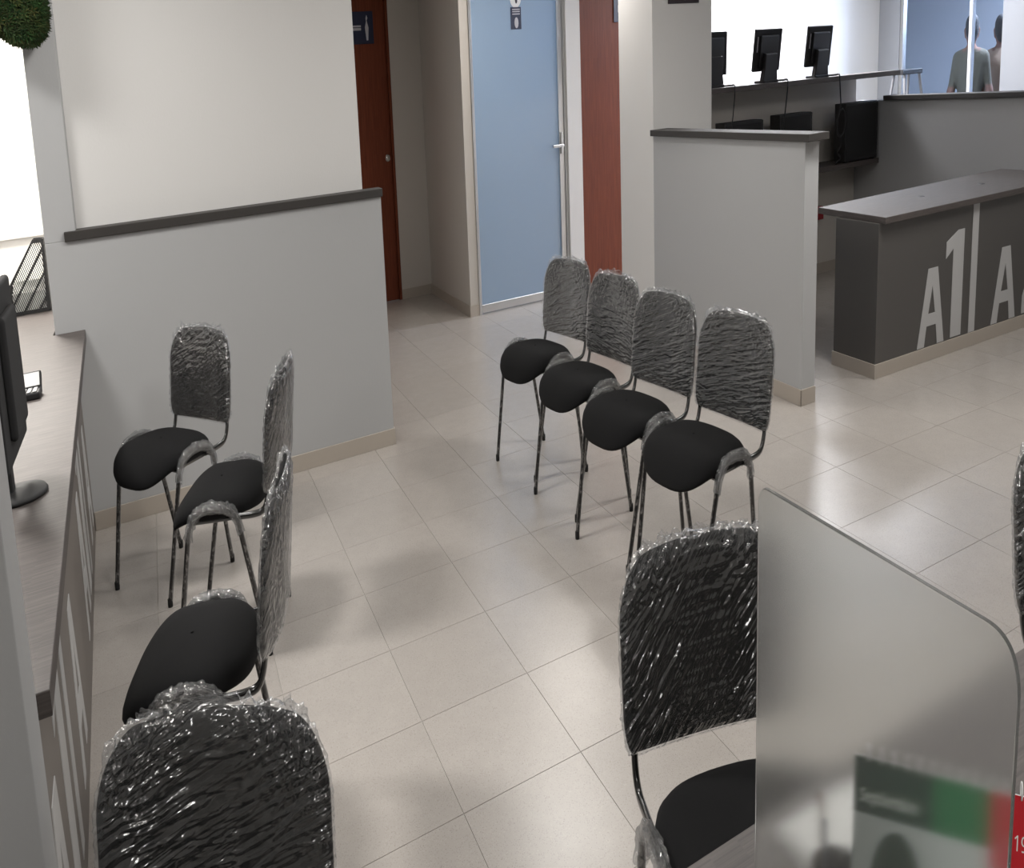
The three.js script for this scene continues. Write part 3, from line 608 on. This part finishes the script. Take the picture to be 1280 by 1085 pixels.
// ------------------------------------------------------------------ people behind the glass
function person(label, u, v, H, turn, shirt, pants, skin, armOut) {
  const t = thing('person', label, 'person', u, v, 0);
  const S = H / 1.75, bones = [];
  const b = (x0, y0, z0, r0, x1, y1, z1, r1) => bones.push([x0, y0, z0, r0, x1, y1, z1, r1]);
  // facing +z; left and right symmetrical
  b(0, 0.98, 0, 0.135, 0, 1.12, 0, 0.125); b(0, 1.12, 0, 0.125, 0, 1.30, 0, 0.135); b(-0.10, 1.40, -0.01, 0.085, 0.10, 1.40, -0.01, 0.085);
  b(-0.06, 1.15, 0, 0.11, -0.09, 1.34, 0, 0.115); b(0.06, 1.15, 0, 0.11, 0.09, 1.34, 0, 0.115); b(-0.08, 0.95, 0, 0.11, 0.08, 0.95, 0, 0.11);
  b(0, 1.43, -0.01, 0.06, 0, 1.53, 0.005, 0.055);
  for (const s of [-1, 1]) {
    b(s * 0.19, 1.40, -0.01, 0.062, s * (0.235 + armOut), 1.12, -0.02, 0.045); b(s * (0.235 + armOut), 1.12, -0.02, 0.044, s * (0.245 + armOut * 1.3), 0.87, 0.04, 0.030);
    b(s * 0.095, 0.92, 0, 0.092, s * 0.10, 0.5, 0.015, 0.058); b(s * 0.10, 0.5, 0.015, 0.057, s * 0.105, 0.09, -0.02, 0.04); b(s * 0.105, 0.06, -0.03, 0.042, s * 0.125, 0.035, 0.13, 0.035);
  }
  const field = (bs, k, p) => { let d = 9; for (const [x0, y0, z0, r0, x1, y1, z1, r1] of bs) { const ax = x1 - x0, ay = y1 - y0, az = z1 - z0, l = ax * ax + ay * ay + az * az, q = Math.max(0, Math.min(1, ((p[0] - x0) * ax + (p[1] - y0) * ay + (p[2] - z0) * az) / l)); const e = Math.hypot(p[0] - x0 - q * ax, p[1] - y0 - q * ay, p[2] - z0 - q * az) - r0 - q * (r1 - r0); const h = Math.max(k - Math.abs(d - e), 0) / k; d = Math.min(d, e) - h * h * k * 0.25; } return d; };
  const polygon = (bs, c, half, res, k, extra) => {
    const mc = new MarchingCubes(res, M.paper, false, false, 90000); mc.isolation = 0;
    for (let z = 0; z < res; z++) for (let y = 0; y < res; y++) for (let x = 0; x < res; x++) { const p = [c[0] + (2 * x / res - 1) * half, c[1] + (2 * y / res - 1) * half, c[2] + (2 * z / res - 1) * half]; let d = field(bs, k, p); if (extra) d = extra(p, d); mc.field[x + y * res + z * res * res] = -d; }
    mc.update(); const n = mc.count, g = new THREE.BufferGeometry();
    g.setAttribute('position', new THREE.Float32BufferAttribute(Array.from(mc.positionArray.slice(0, n * 3), (q, i) => q * half + c[i % 3]), 3));
    g.setAttribute('uv', new THREE.Float32BufferAttribute(new Float32Array(n * 2), 2));
    const w = (() => { g.computeVertexNormals(); g.deleteAttribute('uv'); g.deleteAttribute('normal'); const m = mergeVertices(g, 1e-4); m.computeVertexNormals(); return m; })();
    w.setAttribute('uv', new THREE.Float32BufferAttribute(new Float32Array(w.attributes.position.count * 2), 2));
    return w;
  };
  const hb = [];
  const hbone = (...a) => hb.push(a);
  hbone(0, 1.60, -0.015, 0.082, 0, 1.66, -0.02, 0.086); hbone(0, 1.565, 0.035, 0.058, 0, 1.60, 0.03, 0.07); hbone(0, 1.46, -0.01, 0.05, 0, 1.55, 0, 0.052);
  hbone(0, 1.625, 0.085, 0.010, 0, 1.595, 0.103, 0.014); for (const s of [-1, 1]) hbone(s * 0.083, 1.585, -0.01, 0.012, s * 0.09, 1.63, -0.02, 0.018);
  const hand = (s) => { const x = s * (0.247 + armOut * 1.33), r = []; r.push([x, 0.87, 0.04, 0.026, x, 0.80, 0.055, 0.030]); for (let i = 0; i < 4; i++) { const z = 0.03 + i * 0.018, l = [0.065, 0.078, 0.074, 0.056][3 - i]; r.push([x, 0.80, z, 0.0095, x - s * 0.006, 0.80 - l * 0.55, z + 0.006, 0.009]); r.push([x - s * 0.006, 0.80 - l * 0.55, z + 0.006, 0.009, x - s * 0.02, 0.80 - l, z + 0.004, 0.008]); } r.push([x, 0.845, 0.07, 0.011, x - s * 0.008, 0.80, 0.105, 0.010]); r.push([x - s * 0.008, 0.80, 0.105, 0.010, x - s * 0.014, 0.765, 0.11, 0.009]); return r; };
  const body = join([polygon(bones, [0, 0.86, 0], 0.92, 84, 0.05), polygon(hb, [0, 1.6, 0], 0.2, 60, 0.03), ...[-1, 1].map((s) => polygon(hand(s), [s * (0.245 + armOut * 1.3), 0.79, 0.06], 0.14, 60, 0.012))]);
  const p = body.attributes.position, col = new Float32Array(p.count * 3);
  for (let i = 0; i < p.count; i++) {
    const x = Math.abs(p.getX(i)), y = p.getY(i), sleeve = x > 0.2 + armOut * 0.3 ? 1.17 : 0.93, neck = 1.455 + 0.02 * (x < 0.07 ? 1 : 0);
    const c = y > neck && x < 0.13 ? skin : y > sleeve && !(x < 0.2 && y < 0.93) ? shirt : x > 0.2 ? skin : y > 0.07 ? pants : [0.02, 0.02, 0.02];
    col.set(c, 3 * i);
  }
  body.setAttribute('color', new THREE.BufferAttribute(col, 3));
  const fin = (g) => { g.scale(S, S, S); g.rotateY(turn); return g; };
  mesh('body', fin(body), std({ vertexColors: true, roughness: 0.85 }), t);
  // hair as a cap over the skull
  const hair = polygon([[0, 1.635, -0.03, 0.092, 0, 1.672, -0.022, 0.092], [0, 1.58, -0.05, 0.055, 0, 1.62, -0.045, 0.07]], [0, 1.64, 0], 0.16, 56, 0.03, (q, d) => Math.max(d + 0.002 * noise(q[0] * 90, q[1] * 90, q[2] * 90), q[2] - 0.062 - 0.25 * (q[1] - 1.67)));
  mesh('hair', fin(hair), std({ color: lin(0.012, 0.010, 0.010), roughness: 0.7 }), t);
  return t;
}
// both stand with their backs to the hall
person('person in a dark olive T-shirt standing back turned behind the glass', 12.95, 8.93, 2.0, 2.25, [0.095, 0.082, 0.055], [0.045, 0.05, 0.065], [0.20, 0.10, 0.07], 0.03);
person('person in a tan shirt standing back turned beside the white panel', 13.6, 8.82, 1.98, 2.25, [0.32, 0.225, 0.16], [0.05, 0.05, 0.06], [0.18, 0.09, 0.065], 0.02);

// ------------------------------------------------------------------ desk beside the camera
{
  const t = thing('desk', 'dark wood-grain desk under the frosted screen', 'desk', 1.5, 0.7, 0);
  mesh('desk_top', bx(-1.15, 1.9, 0.83, 0.87, -0.45, 0.40, 0.004), M.dark, t);
  mesh('front_panel', bx(-1.05, 1.8, 0.0, 0.83, 0.03, 0.05), M.front, t);
  mesh('side_panel', bx(-1.07, -1.05, 0, 0.83, -0.42, 0.05), M.front, t); mesh('side_panel', bx(1.8, 1.82, 0, 0.83, -0.42, 0.05), M.front, t);
}
{
  const t = thing('frosted_screen', 'frosted acrylic screen with rounded corners on the dark desk', 'screen', 0.855, 0.715, 0.87);
  const s = new THREE.Shape(); const a = -0.222, b = 0.222, H = 0.468, r = 0.045;   // drawn along v, turned below
  s.moveTo(a, 0.012); s.lineTo(b, 0.012); s.lineTo(b, H - 0.022); s.quadraticCurveTo(b, H, b - 0.022, H); s.lineTo(a + r, H); s.quadraticCurveTo(a, H, a, H - r); s.closePath();
  const g = new THREE.ExtrudeGeometry(s, { depth: 0.005, bevelEnabled: true, bevelSize: 0.001, bevelThickness: 0.0008, bevelOffset: -0.001, bevelSegments: 2, curveSegments: 16 });
  g.rotateY(Math.PI / 2);   // x -> -z = v
  mesh('panel', g, M.acrylic, t);
  for (const z of [-0.15, 0.15]) mesh('screen_foot', bx(-0.03, 0.036, 0, 0.016, z - 0.03, z + 0.03, 0.004), M.alu, t);
}
{
  // table calendar: prints drawn on a canvas, standing on the desk behind the screen
  const c = document.createElement('canvas'); c.width = 1024; c.height = 1024; const x = c.getContext('2d');
  x.fillStyle = '#c9d2cf'; x.fillRect(0, 0, 1024, 1024);
  x.fillStyle = '#10402a'; x.fillRect(0, 0, 470, 190); x.fillStyle = '#157a45'; x.fillRect(470, 0, 320, 190);
  x.fillStyle = '#c8202c'; x.fillRect(790, 0, 234, 260); x.fillStyle = '#d9d9d9'; x.fillRect(790, 260, 234, 100); x.fillStyle = '#e8d21c'; x.fillRect(790, 360, 234, 160);
  x.fillStyle = '#e9efe9'; x.font = 'bold 62px sans-serif'; x.fillText('Septiembre', 40, 150);
  x.font = '70px sans-serif'; x.fillText('19', 905, 175);
  x.fillStyle = '#163a24'; x.beginPath(); x.ellipse(270, 430, 160, 205, 0, 0, Math.PI * 2); x.fill();
  x.fillStyle = '#3c4fa0'; x.fillRect(215, 470, 90, 26); x.fillRect(240, 510, 120, 20);
  const tx = new THREE.CanvasTexture(c); tx.colorSpace = THREE.SRGBColorSpace;
  const t = thing('table_calendar', 'green table calendar reading Septiembre behind the frosted screen', 'calendar', 0.944, 0.64, 0.87);
  const L = 0.24, H = 0.268, ang = Math.atan2(0.136, 0.108);   // runs from the far left corner towards the near right
  const sheet = new THREE.PlaneGeometry(L, H, 1, 1); sheet.translate(0, H / 2, 0.0012);
  const board = new THREE.BoxGeometry(L, H, 0.002); board.translate(0, H / 2, 0);
  const back = new THREE.BoxGeometry(L, H, 0.002); back.translate(0, H / 2, 0); back.rotateX(0.0);
  const turn = (g, tilt, dz) => { g.rotateX(tilt); g.translate(0, 0, dz); g.rotateY(-ang); return g; };
  const bd = mesh('front_board', turn(board, -0.12, 0.0), M.paper, t);
  mesh('printed_sheet', turn(sheet, -0.12, 0.0), std({ map: tx, roughness: 0.6 }), bd);
  mesh('rear_board', turn(back, 0.12, -0.064), M.paper, t);
  for (let i = 0; i < 12; i++) { const g = new THREE.TorusGeometry(0.007, 0.0013, 6, 14); g.rotateY(Math.PI / 2); g.translate(-L / 2 + 0.02 + i * (L - 0.04) / 11, 0.268, -0.036); g.rotateY(-ang); mesh('wire_ring', g, M.signWhite, t); }
}
{
  const t = thing('pen_cup', 'dark pen cup behind the frosted screen', 'cup', 0.95, 0.83, 0.87);
  mesh('cup', lathe([[0, 0], [0.038, 0], [0.042, 0.1], [0.039, 0.1], [0.035, 0.006], [0, 0.006]], 28), M.blackMatte, t);
  const brown = std({ color: lin(0.25, 0.13, 0.06), roughness: 0.6 });
  for (const [a, b, m] of [[0.02, 0.01, M.black], [-0.018, 0.0, M.navy], [0.0, -0.02, brown]]) mesh('pen', tube([V3(a, 0.01, b), V3(a * 1.4, 0.08, b * 1.4), V3(a * 1.9, 0.16, b * 1.9)], 0.0045, 6, 8), m, t);
}
single('notepad', 'white notepad lying behind the frosted screen', 'notepad', bx(1.02, 1.24, 0.871, 0.89, 0.88, 1.04, 0.002), M.paper);

scene.traverse((o) => { if (o.isLight) o.castShadow = true; });
renderer.render(scene, camera);
